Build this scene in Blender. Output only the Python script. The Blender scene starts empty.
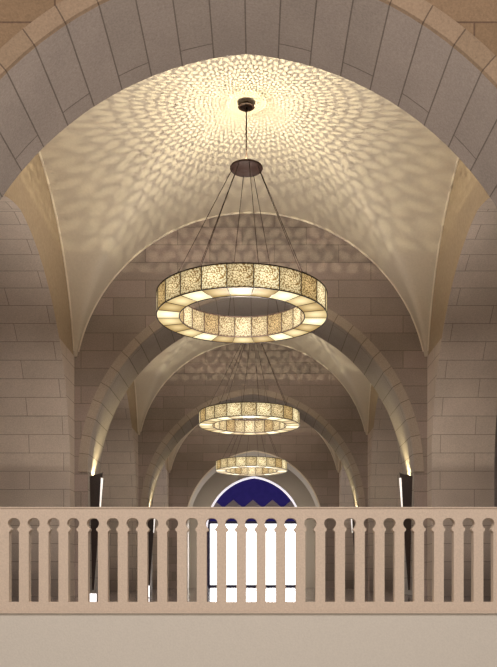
import bpy, bmesh, math, random
from mathutils import Vector, Matrix
random.seed(7)
PI = math.pi
C = bpy.context.scene.collection
sc = bpy.context.scene

# ------------------------------------------------------------------ helpers
class MB:
    """collects polygons with uvs and material slots, then links ONE mesh object"""
    def __init__(s): s.v = []; s.f = []; s.uv = []; s.m = []; s.sm = []
    def poly(s, pts, uvs=None, m=0, smooth=False):
        b = len(s.v); s.v += [tuple(p) for p in pts]
        s.f.append(list(range(b, b + len(pts))))
        s.uv.append(uvs or [(p[0], p[2]) for p in pts]); s.m.append(m); s.sm.append(smooth)
    def box(s, x0, x1, y0, y1, z0, z1, m=0):
        P = lambda a, b, c: (a, b, c)
        s.poly([P(x0,y0,z0),P(x1,y0,z0),P(x1,y0,z1),P(x0,y0,z1)], m=m)
        s.poly([P(x1,y1,z0),P(x0,y1,z0),P(x0,y1,z1),P(x1,y1,z1)], m=m)
        s.poly([P(x0,y1,z0),P(x0,y0,z0),P(x0,y0,z1),P(x0,y1,z1)], [(y1,z0),(y0,z0),(y0,z1),(y1,z1)], m)
        s.poly([P(x1,y0,z0),P(x1,y1,z0),P(x1,y1,z1),P(x1,y0,z1)], [(y0,z0),(y1,z0),(y1,z1),(y0,z1)], m)
        s.poly([P(x0,y0,z1),P(x1,y0,z1),P(x1,y1,z1),P(x0,y1,z1)], [(x0,y0),(x1,y0),(x1,y1),(x0,y1)], m)
        s.poly([P(x0,y1,z0),P(x1,y1,z0),P(x1,y0,z0),P(x0,y0,z0)], [(x0,y1),(x1,y1),(x1,y0),(x0,y0)], m)
    def tube(s, pts, r, n=6, closed=False, m=0):
        pts = [Vector(p) for p in pts]; N = len(pts); rings = []
        for i, p in enumerate(pts):
            a = pts[(i-1) % N] if (closed or i) else p
            b = pts[(i+1) % N] if (closed or i < N-1) else p
            t = (b - a).normalized()
            up = Vector((0,0,1)) if abs(t.z) < .9 else Vector((0,1,0))
            u = t.cross(up).normalized(); w = t.cross(u)
            rings.append([p + r*(math.cos(2*PI*k/n)*u + math.sin(2*PI*k/n)*w) for k in range(n)])
        for i in range(N if closed else N-1):
            A, B = rings[i], rings[(i+1) % N]
            for k in range(n):
                s.poly([A[k], A[(k+1)%n], B[(k+1)%n], B[k]], [(0,0)]*4, m, True)
        if not closed:
            s.poly(rings[0][::-1], [(0,0)]*n, m); s.poly(rings[-1], [(0,0)]*n, m)
    def lathe(s, prof, n=32, m=0, o=(0,0,0), smooth=True):
        for i in range(len(prof)-1):
            (r0,z0),(r1,z1) = prof[i], prof[i+1]
            for k in range(n):
                a, b = 2*PI*k/n, 2*PI*(k+1)/n
                q = [(o[0]+r0*math.cos(a),o[1]+r0*math.sin(a),o[2]+z0),(o[0]+r0*math.cos(b),o[1]+r0*math.sin(b),o[2]+z0),
                     (o[0]+r1*math.cos(b),o[1]+r1*math.sin(b),o[2]+z1),(o[0]+r1*math.cos(a),o[1]+r1*math.sin(a),o[2]+z1)]
                if r0 < 1e-6: q = q[1:]
                elif r1 < 1e-6: q = q[:3]
                s.poly(q, [(0,0)]*len(q), m, smooth)
    def build(s, name, mats, parent=None, merge=True, loc=None):
        me = bpy.data.meshes.new(name)
        me.from_pydata(s.v, [], s.f)
        ul = me.uv_layers.new(name='UVMap'); k = 0
        for uvs in s.uv:
            for c in uvs: ul.data[k].uv = c; k += 1
        for mt in (mats if isinstance(mats, (list, tuple)) else [mats]): me.materials.append(mt)
        for p, mi, sm in zip(me.polygons, s.m, s.sm): p.material_index = mi; p.use_smooth = sm
        if merge:
            bm = bmesh.new(); bm.from_mesh(me)
            bmesh.ops.remove_doubles(bm, verts=bm.verts, dist=1e-4)
            bm.to_mesh(me); bm.free()
        o = bpy.data.objects.new(name, me); C.objects.link(o)
        if parent: o.parent = parent
        if loc: o.location = loc
        return o

def tag(o, label=None, cat=None, group=None, kind=None):
    if label: o['label'] = label
    if cat: o['category'] = cat
    if group: o['group'] = group
    if kind: o['kind'] = kind
    return o
def empty(name, loc):
    o = bpy.data.objects.new(name, None); o.empty_display_size = .2; C.objects.link(o); o.location = loc; return o
def struct(o, label, cat): return tag(o, label, cat, kind='structure')
def copy_tree(o, parent=None):
    c = o.copy(); C.objects.link(c)
    if parent: c.parent = parent
    for ch in o.children: copy_tree(ch, c)
    return c

# ------------------------------------------------------------------ materials
def mat(name):
    m = bpy.data.materials.new(name); m.use_nodes = True
    nt = m.node_tree; nt.nodes.clear()
    out = nt.nodes.new('ShaderNodeOutputMaterial'); b = nt.nodes.new('ShaderNodeBsdfPrincipled')
    nt.links.new(b.outputs[0], out.inputs[0])
    return m, nt, b
def N(nt, t, **k):
    n = nt.nodes.new(t)
    for a, v in k.items(): setattr(n, a, v)
    return n
def mixc(nt, fac, a, b, mode='MIX'):
    n = N(nt, 'ShaderNodeMix', data_type='RGBA', blend_type=mode)
    for i, v in ((0, fac), (6, a), (7, b)):
        if isinstance(v, bpy.types.NodeSocket): nt.links.new(v, n.inputs[i])
        else: n.inputs[i].default_value = v if i == 0 else (*v, 1)
    return n.outputs[2]
def mth(nt, op, a, b=0.0):
    n = N(nt, 'ShaderNodeMath', operation=op)
    for i, v in ((0, a), (1, b)):
        if isinstance(v, bpy.types.NodeSocket): nt.links.new(v, n.inputs[i])
        else: n.inputs[i].default_value = v
    return n.outputs[0]

def stone(name, c1, c2, cm, bw, rh, off=(0,0), mortar=.010, rough=.85, offs=.5, noise=.22, bias=0.0):
    m, nt, b = mat(name)
    uv = N(nt, 'ShaderNodeUVMap'); mp = N(nt, 'ShaderNodeMapping')
    mp.inputs[1].default_value = (off[0], off[1], 0)
    nt.links.new(uv.outputs[0], mp.inputs[0])
    br = N(nt, 'ShaderNodeTexBrick', offset=offs, offset_frequency=2, squash=1.0)
    nt.links.new(mp.outputs[0], br.inputs[0])
    br.inputs['Color1'].default_value = (*c1, 1); br.inputs['Color2'].default_value = (*c2, 1)
    br.inputs['Mortar'].default_value = (*cm, 1)
    br.inputs['Scale'].default_value = 1; br.inputs['Mortar Size'].default_value = mortar
    br.inputs['Mortar Smooth'].default_value = .3; br.inputs['Bias'].default_value = bias
    br.inputs['Brick Width'].default_value = bw; br.inputs['Row Height'].default_value = rh
    no = N(nt, 'ShaderNodeTexNoise'); no.inputs['Scale'].default_value = 42; no.inputs['Detail'].default_value = 6
    no.inputs['Roughness'].default_value = .7
    geo = N(nt, 'ShaderNodeNewGeometry'); nt.links.new(geo.outputs['Position'], no.inputs[0])
    n2 = N(nt, 'ShaderNodeTexNoise'); n2.inputs['Scale'].default_value = 1.3; n2.inputs['Detail'].default_value = 3
    nt.links.new(geo.outputs['Position'], n2.inputs[0])
    f = mth(nt, 'ADD', mth(nt, 'MULTIPLY', mth(nt, 'SUBTRACT', no.outputs[0], .5), noise*4),
            mth(nt, 'MULTIPLY', mth(nt, 'SUBTRACT', n2.outputs[0], .5), noise*1.5))
    hsv = N(nt, 'ShaderNodeHueSaturation'); nt.links.new(br.outputs[0], hsv.inputs['Color'])
    nt.links.new(mth(nt, 'ADD', f, 1.0), hsv.inputs['Value'])
    nt.links.new(hsv.outputs[0], b.inputs['Base Color'])
    b.inputs['Roughness'].default_value = rough; b.inputs['Specular IOR Level'].default_value = .2
    bp = N(nt, 'ShaderNodeBump'); bp.inputs['Strength'].default_value = .5; bp.inputs['Distance'].default_value = .012
    h = mth(nt, 'SUBTRACT', mth(nt, 'MULTIPLY', no.outputs[0], .6), br.outputs['Fac'])
    nt.links.new(h, bp.inputs['Height']); nt.links.new(bp.outputs[0], b.inputs['Normal'])
    return m

def plain(name, col, rough=.8, noise=.08, scale=30, metal=0, spec=.3, bump=.15):
    m, nt, b = mat(name)
    geo = N(nt, 'ShaderNodeNewGeometry'); no = N(nt, 'ShaderNodeTexNoise')
    no.inputs['Scale'].default_value = scale; no.inputs['Detail'].default_value = 5
    nt.links.new(geo.outputs['Position'], no.inputs[0])
    hsv = N(nt, 'ShaderNodeHueSaturation'); hsv.inputs['Color'].default_value = (*col, 1)
    nt.links.new(mth(nt, 'ADD', mth(nt, 'MULTIPLY', mth(nt, 'SUBTRACT', no.outputs[0], .5), noise*4), 1.0), hsv.inputs['Value'])
    nt.links.new(hsv.outputs[0], b.inputs['Base Color'])
    b.inputs['Roughness'].default_value = rough; b.inputs['Metallic'].default_value = metal
    b.inputs['Specular IOR Level'].default_value = spec
    if bump:
        bp = N(nt, 'ShaderNodeBump'); bp.inputs['Strength'].default_value = bump; bp.inputs['Distance'].default_value = .01
        nt.links.new(no.outputs[0], bp.inputs['Height']); nt.links.new(bp.outputs[0], b.inputs['Normal'])
    return m
def emit(name, col, strength):
    m, nt, b = mat(name)
    b.inputs['Base Color'].default_value = (*[min(1, c*.8) for c in col], 1)
    b.inputs['Emission Color'].default_value = (*col, 1); b.inputs['Emission Strength'].default_value = strength
    return m

RH = .397; ZO = -.356
M = {}
M['wall']    = stone('ashlar_wall', (.285,.24,.215), (.36,.29,.265), (.20,.165,.145), 1.45, RH, (.2, ZO), mortar=.008)
M['jamb']    = stone('ashlar_jamb', (.56,.485,.43), (.60,.515,.46), (.32,.27,.23), 1.5, RH, (.35, ZO), mortar=.008)
LA = 2.78 + 4.01*math.acos(.34/4.01)
M['vous']    = stone('voussoir_soffit', (.35,.31,.28), (.38,.335,.305), (.19,.165,.145), 2.9, RH, (.55, -LA), mortar=.009)
M['ring']    = stone('arch_ring_stone', (.385,.325,.275), (.42,.35,.295), (.2,.16,.13), 3.0, RH, (1.0, -LA), mortar=.008)
M['ringtan'] = stone('tan_ring_stone', (.31,.235,.165), (.35,.265,.19), (.16,.12,.09), 3.0, RH, (1.0, -LA), mortar=.008)
M['spandrel']= stone('spandrel_stone', (.25,.175,.11), (.31,.22,.145), (.15,.10,.07), 1.25, .44, (.1, 0))
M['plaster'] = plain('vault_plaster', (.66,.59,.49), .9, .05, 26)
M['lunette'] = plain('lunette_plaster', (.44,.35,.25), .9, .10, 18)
M['bead']    = plain('pale_bead', (.80,.72,.60), .8, .03)
M['endwall'] = plain('end_plaster', (.62,.57,.50), .9, .04)
M['balus']   = plain('balustrade_stone', (.66,.565,.475), .75, .09, 60, bump=.25)
M['front']   = plain('gallery_front_plaster', (.66,.645,.60), .85, .05, 60)
M['bronze']  = plain('dark_bronze', (.045,.026,.02), .45, .2, 40, .6)
M['disc']    = plain('bronze_disc', (.042,.021,.017), .6, .15, 60, .1)
M['darkmetal']= plain('black_metal', (.075,.055,.052), .4, .2, 30, .5)
M['navy']    = plain('navy_timber', (.05,.045,.10), .6, .05)
M['grey']    = plain('grey_gable', (.30,.27,.30), .7, .05)
M['glow']    = emit('sconce_slit_glow', (1,.93,.86), .85)
M['boxglow'] = emit('floor_lamp_glow', (1,.97,.97), 1.6)
M['daylight']= emit('daylit_glass', (1,1,1.0), 3.2)
M['rimglow']    = emit('reveal_glow', (.95,.92,1), .8)
M['ceilpaint']= plain('hall_plaster', (.6,.55,.48), .9, .04)

# polished floor slabs
m, nt, b = mat('polished_floor'); M['floor'] = m
geo = N(nt, 'ShaderNodeNewGeometry'); br = N(nt, 'ShaderNodeTexBrick', offset=0)
nt.links.new(geo.outputs['Position'], br.inputs[0])
br.inputs['Scale'].default_value = 1; br.inputs['Brick Width'].default_value = .9; br.inputs['Row Height'].default_value = .9
br.inputs['Mortar Size'].default_value = .005
br.inputs['Color1'].default_value = (.16,.13,.13,1); br.inputs['Color2'].default_value = (.19,.155,.15,1); br.inputs['Mortar'].default_value = (.08,.06,.06,1)
nt.links.new(br.outputs[0], b.inputs['Base Color']); b.inputs['Roughness'].default_value = .13; b.inputs['Specular IOR Level'].default_value = .6

# navy stained glass, faintly lit from outside
m, nt, b = mat('navy_glass'); M['blueglass'] = m; b.inputs['Specular IOR Level'].default_value = .05
uv = N(nt, 'ShaderNodeUVMap'); vo = N(nt, 'ShaderNodeTexVoronoi'); vo.inputs['Scale'].default_value = 5
nt.links.new(uv.outputs[0], vo.inputs[0])
col = mixc(nt, vo.outputs['Distance'], (.012,.009,.075), (.018,.012,.095))
b.inputs['Base Color'].default_value = (.006,.005,.02,1)
nt.links.new(col, b.inputs['Emission Color'])
b.inputs['Emission Strength'].default_value = .9; b.inputs['Roughness'].default_value = .5

# pierced, glowing lamp panels; each panel has its own uv square
def panel_mat(name, lo, hi, strength, pierced=True, base=1.0):
    m, nt, b = mat(name)
    uv = N(nt, 'ShaderNodeUVMap'); sep = N(nt, 'ShaderNodeSeparateXYZ'); nt.links.new(uv.outputs[0], sep.inputs[0])
    u = mth(nt, 'SUBTRACT', sep.outputs[0], .5); v = mth(nt, 'SUBTRACT', sep.outputs[1], .5)
    r = mth(nt, 'SQRT', mth(nt, 'ADD', mth(nt, 'MULTIPLY', u, u), mth(nt, 'MULTIPLY', v, v)))
    a = mth(nt, 'ARCTAN2', v, u)
    # per-panel brightness
    oi = N(nt, 'ShaderNodeObjectInfo')
    tc = N(nt, 'ShaderNodeVectorMath', operation='MULTIPLY'); tc.inputs[1].default_value = (1,1,1)
    # the pierced pattern: rosette rings times petals, broken by small cells
    pet = mth(nt, 'SINE', mth(nt, 'ADD', mth(nt, 'MULTIPLY', a, 12.0), mth(nt, 'MULTIPLY', r, 9.0)))
    rings = mth(nt, 'SINE', mth(nt, 'MULTIPLY', r, 50.0))
    ros = mth(nt, 'MULTIPLY', pet, rings)
    vo = N(nt, 'ShaderNodeTexVoronoi', feature='DISTANCE_TO_EDGE'); vo.inputs['Scale'].default_value = 10
    nt.links.new(uv.outputs[0], vo.inputs[0])
    cell = mth(nt, 'MULTIPLY', mth(nt, 'SUBTRACT', vo.outputs[0], .055), 9.0)
    ho = mth(nt, 'ADD', mth(nt, 'MULTIPLY', ros, .75), cell)
    cl = N(nt, 'ShaderNodeClamp'); nt.links.new(mth(nt, 'MULTIPLY', ho, 2.2), cl.inputs[0])
    hole = mth(nt, 'MULTIPLY', cl.outputs[0], mth(nt, 'GREATER_THAN', r, .038))
    glow = mth(nt, 'POWER', 2.718, mth(nt, 'MULTIPLY', mth(nt, 'MULTIPLY', r, r), -5.0))   # lamp behind the middle
    c = mixc(nt, mth(nt, 'MULTIPLY', hole, 1.0), lo, hi) if pierced else mixc(nt, glow, lo, hi)
    nt.links.new(c, b.inputs['Emission Color']); b.inputs['Base Color'].default_value = (.015,.010,.006,1); b.inputs['Specular IOR Level'].default_value = .1
    b.inputs['Roughness'].default_value = .5
    br = mth(nt, 'ADD', mth(nt, 'MULTIPLY', oi.outputs['Random'], 0.0), 1.0)
    if pierced: s = mth(nt, 'MULTIPLY', mth(nt, 'ADD', mth(nt, 'MULTIPLY', glow, .55), .62), strength)
    else: s = mth(nt, 'MULTIPLY', mth(nt, 'ADD', mth(nt, 'MULTIPLY', glow, .35), .75), strength)
    nt.links.new(s, b.inputs['Emission Strength'])
    return m
M['pA'] = panel_mat('pierced_panel_gold', (.27,.14,.03), (1,.80,.44), .85)
M['pB'] = panel_mat('pierced_panel_bright', (.36,.20,.05), (1,.86,.52), 1.12)
M['pC'] = panel_mat('pierced_panel_amber', (.20,.10,.02), (.92,.64,.28), .72)
M['bA'] = panel_mat('diffuser_cream', (.80,.56,.22), (1,.82,.45), .95, False)
M['bB'] = panel_mat('diffuser_bright', (1,.80,.42), (1,.92,.62), 1.35, False)
M['bC'] = panel_mat('diffuser_gold', (.62,.38,.12), (.95,.70,.32), .75, False)

# ------------------------------------------------------------------ the pointed opening used all over the hall
AC, AR_, AZS, AH, TH = .34, 4.01, 2.78, 3.67, 1.45
def opening(n=26, c=AC, r=AR_, zs=AZS):
    """right jamb foot -> apex -> left jamb foot: list of (x, z, arclength)"""
    half = []
    pm = math.acos(c/r)
    for z in (0, zs*.5): half.append((r-c, z, z))
    for i in range(n+1):
        p = pm*i/n; half.append((-c + r*math.cos(p), zs + r*math.sin(p), zs + r*p))
    return half + [(-x, z, s) for x, z, s in half[-2::-1]]
OP = opening()
ZT = 9.6; ZSP = 5.38
def arch_wall(x0, x1, y0, y1, mface, mback, msoff, zt=ZT, axis='x', centre=0.0, op=OP):
    """slab with a pointed opening. axis 'x': runs along x between y0,y1; axis 'y': runs along y between x0,x1"""
    mb = MB()
    if axis == 'x': P = lambda a, d, z: (centre + a, d, z); d0, d1, a0, a1 = y0, y1, x0-centre, x1-centre
    else:           P = lambda a, d, z: (d, centre + a, z); d0, d1, a0, a1 = x0, x1, y0-centre, y1-centre
    w = op[0][0]
    for d, mi in ((d0, mface), (d1, mback)):
        for A, B in ((a0, -w), (w, a1)):
            for z0_, z1_, m_ in ([(0, ZSP, 3), (ZSP, zt, mi)] if axis == 'y' and mi == mface else [(0, zt, mi)]):
                mb.poly([P(A,d,z0_),P(B,d,z0_),P(B,d,z1_),P(A,d,z1_)], [(A,z0_),(B,z0_),(B,z1_),(A,z1_)], m_)
        for (xa,za,_), (xb,zb,_) in zip(op[:-1], op[1:]):
            if abs(xa-xb) > 1e-6:
                lo = axis == 'y' and mi == mface and max(za, zb) < ZSP
                if lo: mb.poly([P(xa,d,za),P(xb,d,zb),P(xb,d,ZSP),P(xa,d,ZSP)], [(xa,za),(xb,zb),(xb,ZSP),(xa,ZSP)], 3)
                ya_, yb_ = (ZSP, ZSP) if lo else (za, zb)
                mb.poly([P(xa,d,ya_),P(xb,d,yb_),P(xb,d,zt),P(xa,d,zt)], [(xa,ya_),(xb,yb_),(xb,zt),(xa,zt)], mi)
    for (xa,za,sa), (xb,zb,sb) in zip(op[:-1], op[1:]):
        mb.poly([P(xa,d0,za),P(xa,d1,za),P(xb,d1,zb),P(xb,d0,zb)], [(d0,sa),(d1,sa),(d1,sb),(d0,sb)], msoff, True)
    for a in (a0, a1): mb.poly([P(a,d0,0),P(a,d1,0),P(a,d1,zt),P(a,d0,zt)], [(d0,0),(d1,0),(d1,zt),(d0,zt)], mface)
    mb.poly([P(a0,d0,zt),P(a1,d0,zt),P(a1,d1,zt),P(a0,d1,zt)], None, mface)
    return mb
PITCH = 9.75
Y0 = [8.42 + PITCH*k for k in range(4)]      # front faces of the four cross arches
YB = [y + TH for y in Y0]
XN = 3.97                                     # nave face of the side walls
XA = XN + 1.45
# cross walls
OPL = opening(26, .314, 3.464, 2.90)
for k, y in enumerate(Y0):
    AC, AR_, AZS = (.34, 4.01, 2.78) if k < 3 else (.314, 3.464, 2.90)
    mb = arch_wall(-XA, XA, y, y+TH, 0, 1, 2, zt=12.2 if k == 0 else ZT, op=OP if k < 3 else OPL)
    fm = M['spandrel'] if k == 0 else M['wall']
    o = mb.build('wall_cross', [fm, M['plaster'] if k == 3 else M['wall'], M['vous'] if k < 3 else M['endwall']])
    struct(o, ['warm brown stone wall above the nearest wide pointed arch',
               'stone block wall with pointed arch behind the nearest ring chandelier',
               'stone block wall with pointed arch behind the middle ring chandelier',
               'stone block wall with pointed arch nearest the blue window'][k], 'wall')
    # moulded ring of voussoirs on the front face
    R = MB(); pm = math.acos(AC/AR_); n = 52; w = .215 if k < 3 else .07; yf = y - .022
    rings = []
    for sgn in (1, -1):
        for i in range(n):
            p0, p1 = pm*i/n, pm*(i+1)/n
            def q(p, r, yy, sgn=sgn):
                xx = -AC + r*math.cos(p); 
                return (sgn*xx, yy, AZS + r*math.sin(p))
            pc = math.acos(AC/(AR_+w))
            s = pc/pm
            a0, a1 = p0, p1; b0, b1 = p0*s, p1*s
            u0, u1 = AZS+AR_*p0, AZS+AR_*p1
            lo, hi = AR_, AR_+w
            e = .02
            R.poly([q(a0,lo+e,yf),q(b0,hi-.0,yf),q(b1,hi-.0,yf),q(a1,lo+e,yf)], [(0,u0),(w,u0),(w,u1),(0,u1)])
            R.poly([q(a0,lo,y+.002),q(a0,lo+e,yf),q(a1,lo+e,yf),q(a1,lo,y+.002)], [(0,u0),(w,u0),(w,u1),(0,u1)], 0)
            R.poly([q(b0,hi,yf),q(b0,hi,y+.002),q(b1,hi,y+.002),q(b1,hi,yf)], [(0,u0),(w,u0),(w,u1),(0,u1)])
        q0 = lambda r, yy: (sgn*(-AC+r), yy, AZS)
        R.poly([q0(AR_,y+.002),q0(AR_+.02,yf),q0(AR_+w,yf),q0(AR_+w,y+.002)])
    o = R.build('trim_arch_ring', [M['ringtan'] if k == 0 else M['ring'] if k < 3 else M['bead'], M['bead']])
    struct(o, ['tan moulded stone ring edging the nearest wide arch',
               'thin pale stone ring around the arch behind the nearest chandelier',
               'thin stone ring around the arch behind the middle chandelier',
               'faint stone ring around the farthest arch'][k], 'trim')

# bays: side walls with deep openings, groined plaster vault with a soft crown
def zx(x): return 4.655 + math.sqrt(max(0, 3.975**2 - x*x))
bays = [(YB[i], Y0[i+1]) for i in range(3)]
bayname = ['nearest', 'middle', 'far']
def yprof(y0, y1):
    yc = (y0+y1)/2; r = (y1-y0)/2
    return lambda y: 4.41 + math.sqrt(max(0, r*r - (y-yc)**2))
for i, (y0, y1) in enumerate(bays):
    yc = (y0+y1)/2; zy = yprof(y0, y1)
    for sgn, nm in ((-1, 'left'), (1, 'right')):
        xa, xb = sgn*XN, (5.34 if sgn > 0 else -5.66)
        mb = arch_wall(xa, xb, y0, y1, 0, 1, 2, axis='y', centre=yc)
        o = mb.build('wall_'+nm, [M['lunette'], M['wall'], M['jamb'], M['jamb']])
        struct(o, f'{nm} side wall with a deep pointed opening in the {bayname[i]} bay', 'wall')
    nx, ny, K = 72, 72, .06
    G = []
    for a in range(nx+1):
        x = -XN*math.cos(PI*a/nx); row = []
        for b_ in range(ny+1):
            y = yc - (y1-y0)/2*math.cos(PI*b_/ny)
            A, B = zx(x), zy(y); mx = max(A, B)
            z = mx + K*math.log(math.exp((A-mx)/K) + math.exp((B-mx)/K))
            edge = min(1, min(XN-abs(x), (y1-y0)/2-abs(y-yc))/.5)
            z = mx + (z-mx)*edge
            row.append((x, y, max(5.38, z)))
        G.append(row)
    V = MB()
    for a in range(nx):
        for b_ in range(ny):
            V.poly([G[a][b_],G[a][b_+1],G[a+1][b_+1],G[a+1][b_]], None, 0, True)
    ce = V.build('ceiling_vault', M['plaster'])
    struct(ce, f'pale plaster cross vault over the {bayname[i]} chandelier', 'ceiling')
    # thin pale beads where the vault meets the walls
    bd = MB(); pts = []
    for a in range(61):
        x = -XN*math.cos(PI*a/60)
        if zx(x) > 5.38: pts.append((x, y1-.012, zx(x)-.01))
    bd.tube(pts, .022)
    for sx in (-1, 1):
        pts = []
        for a in range(61):
            y = yc-(y1-y0)/2*math.cos(PI*a/60)
            if zy(y) > 5.38: pts.append((sx*(XN-.012), y, zy(y)-.01))
        bd.tube(pts, .022)
    bd.build('edge_bead', M['bead'], ce)

# aisles beyond the side openings
for sgn, nm in ((-1,'left'),(1,'right')):
    mb = MB(); mb.box(sgn*9.4, sgn*9.7, 8.42, 43, 0, ZT)
    struct(mb.build('wall_'+nm, M['wall']), f'outer stone wall of the {nm} aisle', 'wall')
    mb = MB(); mb.box(min(sgn*XA,sgn*9.7), max(sgn*XA,sgn*9.7), 8.42, 43, 7.4, 7.6)
    struct(mb.build('ceiling_aisle', M['plaster']), f'flat plaster ceiling of the {nm} aisle', 'ceiling')
    mb = MB(); mb.box(min(sgn*XA,sgn*9.7), max(sgn*XA,sgn*9.7), 8.42, 8.8, 0, ZT)
    struct(mb.build('wall_front', M['spandrel']), f'stone wall closing the {nm} aisle towards the viewer', 'wall')

# floor of the upper hall
mb = MB(); mb.box(-9.7, 9.7, 8.42, 43, -.35, 0)
struct(mb.build('floor', M['floor']), 'dark polished stone floor of the upper hall', 'floor')

# ------------------------------------------------------------------ end wall with the tall window
YE = 39.9
EOP = opening(20, c=.31, r=2.71, zs=2.83)
mb = arch_wall(-9.7, 9.7, YE, YE+.5, 0, 0, 1, op=EOP)
struct(mb.build('wall_back', [M['endwall'], M['bead']]), 'pale plaster end wall around the pointed blue window', 'wall')
mb = MB(); mb.box(-XA, XA, YB[3]-.01, YE, 6.9, 7.1)
struct(mb.build('ceiling', M['endwall']), 'low plaster ceiling in front of the blue window', 'ceiling')
win = empty('window_1', (0, YE+.1, 0)); struct(win, 'tall pointed window of navy glass over bright white doors', 'window')
EC, ER, EZ = .31, 2.71, 2.83
g = MB()    # navy glass
pts = [(x, .14, z) for x, z, s in EOP if z >= EZ]
g.poly([(2.4,.14,2.2)] + pts + [(-2.4,.14,2.2)])
g.build('glass_pane', M['blueglass'], win)
rim = MB()  # rim along the arch; its glow stands in for daylight on the reveal
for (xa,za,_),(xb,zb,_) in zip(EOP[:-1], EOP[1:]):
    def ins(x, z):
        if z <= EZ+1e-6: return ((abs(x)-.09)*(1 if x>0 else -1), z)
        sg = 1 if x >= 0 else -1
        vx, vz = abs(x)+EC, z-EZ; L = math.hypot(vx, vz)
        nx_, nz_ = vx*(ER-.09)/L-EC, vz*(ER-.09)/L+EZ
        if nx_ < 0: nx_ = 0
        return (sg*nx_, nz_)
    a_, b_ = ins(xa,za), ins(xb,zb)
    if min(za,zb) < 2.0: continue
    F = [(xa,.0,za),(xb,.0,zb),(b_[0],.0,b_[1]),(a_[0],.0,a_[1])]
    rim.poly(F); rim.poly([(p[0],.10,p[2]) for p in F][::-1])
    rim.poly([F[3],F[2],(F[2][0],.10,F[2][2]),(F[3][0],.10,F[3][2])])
rim.build('window_rim', M['rimglow'], win)
PW = .972
for k in range(5):
    xc = (k-2)*PW - .06
    L, R_ = xc-PW/2, xc+PW/2
    L, R_ = max(L, -2.38), min(R_, 2.38)
    fr = MB()
    fr.box(L, L+(.2 if k == 0 else .09), .03, .10, .1, 3.95); fr.box(L+.09, R_, .04, .10, 3.16, 3.3); fr.box(L+.09, R_, .04, .10, .0, .14)
    leaf = fr.build('door_leaf', M['navy'], win)
    ga = MB()
    for yy in (.0,): 
        ga.poly([(L,.02,3.95),(R_,.02,3.95),(xc,.02,4.36)]); ga.poly([(L,.08,3.95),(xc,.08,4.36),(R_,.08,3.95)])
        ga.poly([(L,.02,3.95),(xc,.02,4.36),(xc,.08,4.36),(L,.08,3.95)]); ga.poly([(R_,.02,3.95),(R_,.08,3.95),(xc,.08,4.36),(xc,.02,4.36)])
    ga.box(L, R_, .02, .08, 3.80, 3.95)
    ga.build('gable', M['grey'], leaf)
    pn = MB(); pn.box(L+.09, R_, .06, .08, .14, 3.16); pn.build('pane', M['daylight'], leaf)

# ------------------------------------------------------------------ balustrade and gallery front
by0, by1 = 7.93, 8.02
S = 8.0/807                                  # metres per photo pixel at the balustrade
EX, EZc = .13, .33                           # the eye
def bx(u): return (u-256.7)*by0/807 + EX
def bz(v): return (581-v)*by0/807 + EZc
bal = empty('balustrade', (0, 8.0, 0))
tag(bal, 'tan stone balustrade with keyhole-shaped gaps between slim uprights', 'balustrade')
def lb(o): o.location = (0, -8.0, 0); return o
ztop, zslot, zbot, zrail = bz(507), bz(518), bz(602), bz(611)
XL, XR = -3.66, 3.72
rail = MB(); rail.box(XL-.6, XR+.6, by0, by1, zslot+.0, ztop-.012)
rail.box(XL-.6, XR+.6, by0-.008, by1+.008, ztop-.012, ztop)
lb(rail.build('top_rail', M['balus'], bal))
base = MB(); base.box(XL-.6, XR+.6, by0, by1, zrail, zbot)
lb(base.build('bottom_rail', M['balus'], bal))
# half-width of the gap as a function of photo row
def gap(v):
    if v <= 517.9: return 0
    if v < 528.5:
        t = (v-523.4)/5.5; return 5.75*math.sqrt(max(0, 1-t*t)) if v < 526.5 else 5.75*math.sqrt(max(0,1-((526.5-523.4)/5.5)**2)) - (v-526.5)*.45
    if v < 530.2: return 2.9
    if v < 532.0: return 2.9 + (v-530.2)/1.8*1.75
    return 4.65
rows = [518,518.2,518.6,519.2,520,521,522,523.4,524.5,525.5,526.5,527.5,528.5,529.2,530.2,531,532,540,560,580,602]
step = 19.77*S*.9914
u0 = 13.9
k = -8
edges = []
pitch_px = 19.77
first = True; proto = None
for j in range(-7, 31):
    uc = u0 + pitch_px*(j+.5)               # centre of an upright
    if bx(uc) < XL or bx(uc) > XR: continue
    if proto is None:
        b_ = MB(); hp = pitch_px/2
        prof = [((hp-gap(v)-.35)*by0/807, bz(v)) for v in rows]
        n = len(prof)
        for (w0,z0),(w1,z1) in zip(prof[:-1], prof[1:]):
            b_.poly([(-w1,by0,z1),(w1,by0,z1),(w0,by0,z0),(-w0,by0,z0)])
            b_.poly([(w1,by1,z1),(-w1,by1,z1),(-w0,by1,z0),(w0,by1,z0)])
            b_.poly([(w1,by0,z1),(w1,by1,z1),(w0,by1,z0),(w0,by0,z0)])
            b_.poly([(-w1,by1,z1),(-w1,by0,z1),(-w0,by0,z0),(-w0,by1,z0)])
        proto = b_.build('baluster', M['balus'], bal); o = proto
    else:
        o = proto.copy(); C.objects.link(o)
    o.location = (bx(uc), -8.0, 0)
fr = MB(); fr.box(-6, 6, by0+.008, 8.42, -1.6, 0)
fr.box(-6, 6, by0+.008, 8.02, 0, zrail-.001)
struct(fr.build('trim_gallery_front', M['front']), 'plain pale plaster front below the balustrade', 'trim')
nb = MB(); nb.box(-6, 6, by0-.012, 8.0, zrail-.022, zrail-.001)
struct(nb.build('trim_string_course', M['balus']), 'thin projecting stone string under the balustrade', 'trim')

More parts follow.
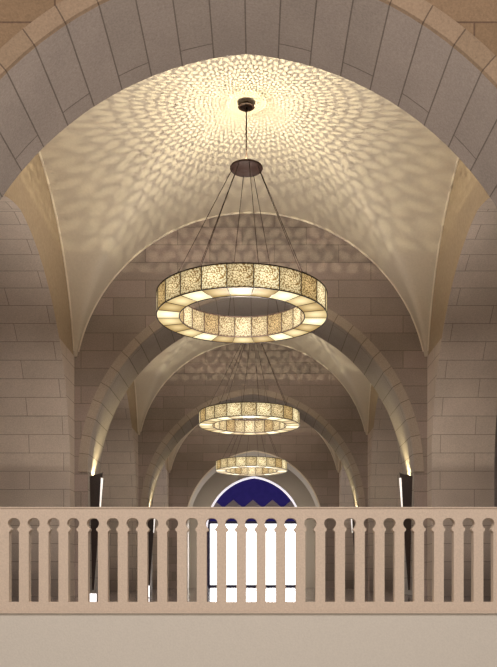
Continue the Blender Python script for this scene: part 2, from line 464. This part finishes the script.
# ------------------------------------------------------------------ the near hall where the viewer stands
mb = MB(); mb.box(-6.3, 6.3, -5, 8.42, -1.8, -1.6); struct(mb.build('floor', M['front']), 'pale floor of the lower hall in front of the gallery', 'floor')
for sgn, nm in ((-1,'left'),(1,'right')):
    mb = MB(); mb.box(min(sgn*6,sgn*6.3), max(sgn*6,sgn*6.3), -5, 8.42, -1.6, 12.2)
    struct(mb.build('wall_'+nm, M['wall']), f'{nm} stone wall of the lower hall', 'wall')
mb = MB(); mb.box(-6, 6, -5.3, -5, -1.6, 12.2); struct(mb.build('wall_front', M['wall']), 'stone wall behind the viewer', 'wall')
mb = MB(); mb.box(-6.3, 6.3, -5.3, 8.42, 12.2, 12.4); struct(mb.build('ceiling', M['ceilpaint']), 'plaster ceiling of the lower hall', 'ceiling')
mb = MB(); mb.box(XA, 6.0, 8.0, 8.42, 0, 12.2); mb.box(-6.0, -XA, 8.0, 8.42, 0, 12.2)
struct(mb.build('wall_return', M['spandrel']), 'brown stone wall ends beside the near arch', 'wall')

# ------------------------------------------------------------------ chandeliers
RO, RI, HR = 1.475, 1.085, .373
def chandelier(loc):
    """origin: middle of the ring underside; stem to the vault above"""
    t = empty('ring_chandelier', loc)
    n = 22; st = 2*PI/n
    fr = MB()
    a0 = -PI/2 - st/2
    circ = lambda r, z: [(r*math.cos(2*PI*k/88), r*math.sin(2*PI*k/88), z) for k in range(88)]
    for r in (RO, RI):
        for z in (0, HR): fr.tube(circ(r, z), .011, 6, True)
    for k in range(n):
        a = a0 + st*k; c, s = math.cos(a), math.sin(a)
        for r in (RO, RI): fr.tube([(r*c,r*s,0),(r*c,r*s,HR)], .008, 4)
        fr.tube([(RI*c,RI*s,-.001),(RO*c,RO*s,-.001)], .0055, 4)
    fr.build('frame', M['bronze'], t)
    rr = random.Random(3)
    def strip(name, r, sub, mats, flip):
        for k in range(n):
            a = a0 + st*k; p = MB()
            for q in range(4):
                b0, b1 = a + st*q/4, a + st*(q+1)/4
                P = [(r*math.cos(b0),r*math.sin(b0),0),(r*math.cos(b1),r*math.sin(b1),0),(r*math.cos(b1),r*math.sin(b1),HR),(r*math.cos(b0),r*math.sin(b0),HR)]
                U = [(q/4,0),((q+1)/4,0),((q+1)/4,1),(q/4,1)]
                if flip: P, U = P[::-1], U[::-1]
                p.poly(P, U, 0, True)
            p.build(name, mats[k % len(mats)], t)
    strip('outer_panel', RO-.004, 4, [M[x] for x in ('pA','pB','pA','pC','pB','pA','pB','pC','pA','pA','pB')], False)
    strip('inner_panel', RI+.004, 4, [M[x] for x in ('pB','pA','pC','pA','pB','pC','pA','pB','pA','pC','pA')], True)
    for k in range(n):
        a = a0 + st*k; p = MB()
        for q in range(4):
            b0, b1 = a + st*q/4, a + st*(q+1)/4
            p.poly([(RI*math.cos(b0),RI*math.sin(b0),.003),(RI*math.cos(b1),RI*math.sin(b1),.003),(RO*math.cos(b1),RO*math.sin(b1),.003),(RO*math.cos(b0),RO*math.sin(b0),.003)],
                   [(q/4,0),((q+1)/4,0),((q+1)/4,1),(q/4,1)])
        p.build('bottom_panel', [M['bA'],M['bC'],M['bB'],M['bA'],M['bC'],M['bA'],M['bB'],M['bC'],M['bA'],M['bB'],M['bC']][k % 11], t)
    tp = MB()
    for k in range(88):
        b0, b1 = 2*PI*k/88, 2*PI*(k+1)/88
        tp.poly([(RI*math.cos(b0),RI*math.sin(b0),HR-.004),(RO*math.cos(b0),RO*math.sin(b0),HR-.004),(RO*math.cos(b1),RO*math.sin(b1),HR-.004),(RI*math.cos(b1),RI*math.sin(b1),HR-.004)])
    tp.build('top_plate', M['bronze'], t)
    dx, zc = .075, 2.58                    # canopy disc, slightly off the ring's centre
    cp = MB(); cp.lathe([(0,0),(.277,0),(.285,.012),(.285,.03),(.277,.04),(.0,.04)], 40, 0, (dx,0,zc))
    cp.build('canopy', M['disc'], t)
    # pierced dome over the lamp, standing on the canopy: real openwork
    pd = MB(); Rd = .115; zb = zc+.04
    nr = 30
    rt = [5 + 85*(.72*i/nr + .28*(i/nr)**2) for i in range(nr+1)]
    for i in range(nr):
        t0, t1 = math.radians(rt[i]), math.radians(rt[i+1])
        nn = 22 if i < 3 else (36 if i < 6 else (54 if i < 11 else (76 if i < 17 else 92)))
        for j in range(nn):
            f0 = 2*PI*(j + (.5 if i % 2 else 0))/nn; f1 = f0 + 2*PI/nn
            def S_(u, v):
                th, ph = t0+(t1-t0)*v, f0+(f1-f0)*u
                return (dx+Rd*math.sin(th)*math.cos(ph), Rd*math.sin(th)*math.sin(ph), zb+Rd*math.cos(th))
            out_ = [(0,0),(.5,0),(1,0),(1,.5),(1,1),(.5,1),(0,1),(0,.5)]
            tilt = (1 if (i+j) % 2 else -1)*(.25 + .75*random.random())
            wide = min(1, max(0, (i-4)/18))
            ln, wd = .44+.06*wide+.10*random.random(), .15+.13*wide+.09*random.random()+(.16 if i < 5 else .0)
            inn = []
            for (u, v) in out_:
                an = math.atan2(v-.5, u-.5)
                # leaf shape: long axis tilted
                ca = an - (PI/2 - tilt)
                x_, y_ = ln*math.cos(ca), wd*math.sin(ca)
                X_ = .5 + x_*math.cos(PI/2-tilt) - y_*math.sin(PI/2-tilt); Y_ = .5 + x_*math.sin(PI/2-tilt) + y_*math.cos(PI/2-tilt)
                inn.append((min(.97,max(.03,X_)), min(.97,max(.03,Y_))))
            for q in range(8):
                A, B, D, E = out_[q], out_[(q+1)%8], inn[(q+1)%8], inn[q]
                pd.poly([S_(*A),S_(*B),S_(*D),S_(*E)], [(0,0)]*4)
    pd.build('pierced_dome', M['bronze'], t, merge=False)
    sm = MB(); sm.tube([(dx,0,zb+Rd*.97),(dx,0,loc_top-loc[2])], .011, 8); sm.build('stem', M['bronze'], t)
    ro = MB(); ro.lathe([(0,loc_top-loc[2]-.085),(.135,loc_top-loc[2]-.08),(.145,loc_top-loc[2]-.072),(.05,loc_top-loc[2]-.05),(.035,loc_top-loc[2]+.06)], 28, 0, (dx,0,0))
    ro.build('ceiling_rose', M['disc'], t)
    for k in range(8):
        a = math.radians(13 + 45*k)
        cb = MB(); cb.tube([(dx+.235*math.cos(a),.235*math.sin(a),zc+.005),(1.28*math.cos(a),1.28*math.sin(a),HR-.01)], .0062, 5)
        cb.build('suspension_cable', M['bronze'], t)
    return t
loc_top = 8.635
YC = [(a+b)/2 for a, b in bays]
ch = chandelier((-.125, YC[0], 4.90))
ch['label'] = 'largest and nearest ring chandelier, pierced gold panels, hanging under the patterned vault'; ch['category'] = 'chandelier'; ch['group'] = 'ring chandeliers down the nave'
chs = [ch]
for k in (1, 2):
    c = copy_tree(ch); c.location = (-.085, YC[k], 4.90)
    c['label'] = ['', 'middle ring chandelier, glowing gold, seen below the largest one',
                  'smallest and farthest ring chandelier, just above the blue pointed window'][k]
    chs.append(c)

def light(kind, name, loc, energy, col, size=.1, rot=None, **kw):
    l = bpy.data.lights.new(name, kind); l.energy = energy; l.color = col
    if kind == 'AREA': l.size = size
    else: l.shadow_soft_size = size
    for a, v in kw.items(): setattr(l, a, v)
    o = bpy.data.objects.new(name, l); C.objects.link(o); o.location = loc
    if rot: o.rotation_euler = rot
    return o
WARM = (1, .86, .60)
for k in range(3):
    x = chs[k].location.x
    light('POINT', 'canopy_lamp', (x+.075, YC[k]-.0, 4.90+2.58+.055), 205, (1,.89,.57), .0011)
    light('POINT', 'ring_core_fill', (x, YC[k], 4.90), (345, 205, 180)[k], (1,.90,.77), .35)  # added fill in the ring's empty middle, brightens walls, jambs and vault
    # added fill lights above the ring plate, standing in for the panels' upward light
    for a in range(6):
        an = 2*PI*(a+.5)/6
        light('POINT', 'ring_up_fill', (x+1.28*math.cos(an), YC[k]+1.28*math.sin(an), 4.90+HR+.12), (9, 6, 5)[k], (1,.86,.70), .10)

# ------------------------------------------------------------------ tapering wall lights on the jambs
def sconce(k, sgn, label):
    yc_ = Y0[k] + .52
    t = empty('wall_sconce', (sgn*AH, yc_, .12))
    tag(t, label, 'wall light', 'tall tapering wall lights beside the arches')
    s = -sgn
    zt_w, zt_p, zt = 2.58, 2.73, 2.58
    B = [(0,-.035,0),(0,.035,0),(s*.03,0,0)]
    T = [(0,-.34,zt_w),(0,.30,zt_w),(s*.21,.12,zt_p)]
    b_ = MB()
    for i in range(3):
        j = (i+1) % 3; b_.poly([B[i],B[j],T[j],T[i]])
    b_.poly(B[::-1]); 
    Tl = [(s*.02,-.24,zt_w-.16),(s*.02,.26,zt_w-.16),(s*.17,.11,zt_w-.08)]
    b_.poly(Tl)
    for i in range(3):
        j = (i+1) % 3; b_.poly([T[i],T[j],Tl[j],Tl[i]])
    b_.build('body', M['darkmetal'], t)
    # glowing slit along the projecting edge
    g_ = MB()
    def E(f, o=.0): 
        p = Vector(B[2]).lerp(Vector(T[2]), f); return p
    p0, p1 = E(.70), E(.955)
    g_.poly([p0+Vector((s*.002,-.02,0)), p0+Vector((s*.016,.005,0)), p1+Vector((s*.022,.005,0)), p1+Vector((s*.002,-.045,0))])
    g_.poly([p0+Vector((s*.002,-.02,0)), p1+Vector((s*.002,-.045,0)), p1+Vector((-s*.022,-.052,0)), p0+Vector((-s*.008,-.025,0))])
    g_.poly([p0+Vector((s*.016,.005,0)), p0+Vector((s*.002,.03,0)), p1+Vector((s*.002,.03,0)), p1+Vector((s*.022,.005,0))])
    g_.build('light_slit', M['glow'], t)
    r_ = MB(); r_.tube([T[0],T[2],T[1]], .012, 5); r_.build('rim', M['bronze'], t)
    light('SPOT', 'sconce_uplight', (sgn*(AH-.10), yc_, .12+2.50), SC_E, (1,.84,.46), .05, (0, -s*math.radians(-3), 0) if False else None, spot_size=math.radians(100), spot_blend=.9).rotation_euler = (PI, 0, 0)
    return t
SC_E = 130
sconce(1, -1, 'dark tapering wall light left of the arch behind the nearest chandelier')
sconce(1, 1, 'dark tapering wall light right of the arch behind the nearest chandelier')
sconce(2, -1, 'dark tapering wall light left of the arch behind the middle chandelier')
sconce(2, 1, 'dark tapering wall light right of the arch behind the middle chandelier')

# white floor lamps
def floor_box(x, y, w, h, label):
    t = MB(); t.box(-w/2, w/2, -w/2, w/2, .015, h); 
    e = empty('floor_lamp_box', (x, y, 0)); tag(e, label, 'floor light')
    t.build('diffuser', M['boxglow'], e)
    b_ = MB(); b_.box(-w/2-.005, w/2+.005, -w/2-.005, w/2+.005, 0, .015); b_.build('base_plate', M['darkmetal'], e)
    light('POINT', 'box_lamp', (x, y, h+.1), 1.0, (1,.95,.92), .05)
floor_box((90.5-256.7)*12.2/807+EX, 12.2, .15, .137, 'small glowing white box on the floor seen low through the left balusters')
floor_box((145.8-256.7)*15.9/807+EX, 15.9, .13, .24, 'slim glowing white box on the floor farther back, nearer the middle')

# ------------------------------------------------------------------ daylight through the end doors
light('AREA', 'door_daylight', (0, YE-.05, 1.9), 160, (1,.97,.98), 4.0, (-PI/2, 0, 0), shape='RECTANGLE', size_y=3.0)
bpy.data.lights['door_daylight'].size_y = 2.6
# unseen fill light, added to brighten the balustrade and the near wall
light('AREA', 'hall_fill', (0, -1.0, 9.5), 1120, (1,.89,.80), 5.0, (math.radians(-25)*-1, 0, 0))

# ------------------------------------------------------------------ world, camera, view
w = bpy.data.worlds.new('World'); sc.world = w; w.use_nodes = True
w.node_tree.nodes['Background'].inputs[0].default_value = (.5,.5,.6,1); w.node_tree.nodes['Background'].inputs[1].default_value = .3
cam = bpy.data.cameras.new('Camera'); co = bpy.data.objects.new('Camera', cam); C.objects.link(co)
co.location = (EX, 0, EZc); co.rotation_euler = (PI/2, 0, 0)
cam.sensor_fit = 'VERTICAL'; cam.sensor_height = 36; cam.lens = 807/667*36
cam.shift_x = -(256.7-248.5)/667; cam.shift_y = (581-333.5)/667
cam.clip_start = .05; cam.clip_end = 200
sc.camera = co
sc.view_settings.view_transform = 'Standard'; sc.view_settings.look = 'None'
sc.view_settings.gamma = 1; sc.view_settings.exposure = .1; sc.view_settings.use_curve_mapping = False
sc.cycles.use_denoising = True
sc.cycles.max_bounces = 6; sc.cycles.diffuse_bounces = 4; sc.cycles.sample_clamp_indirect = 4
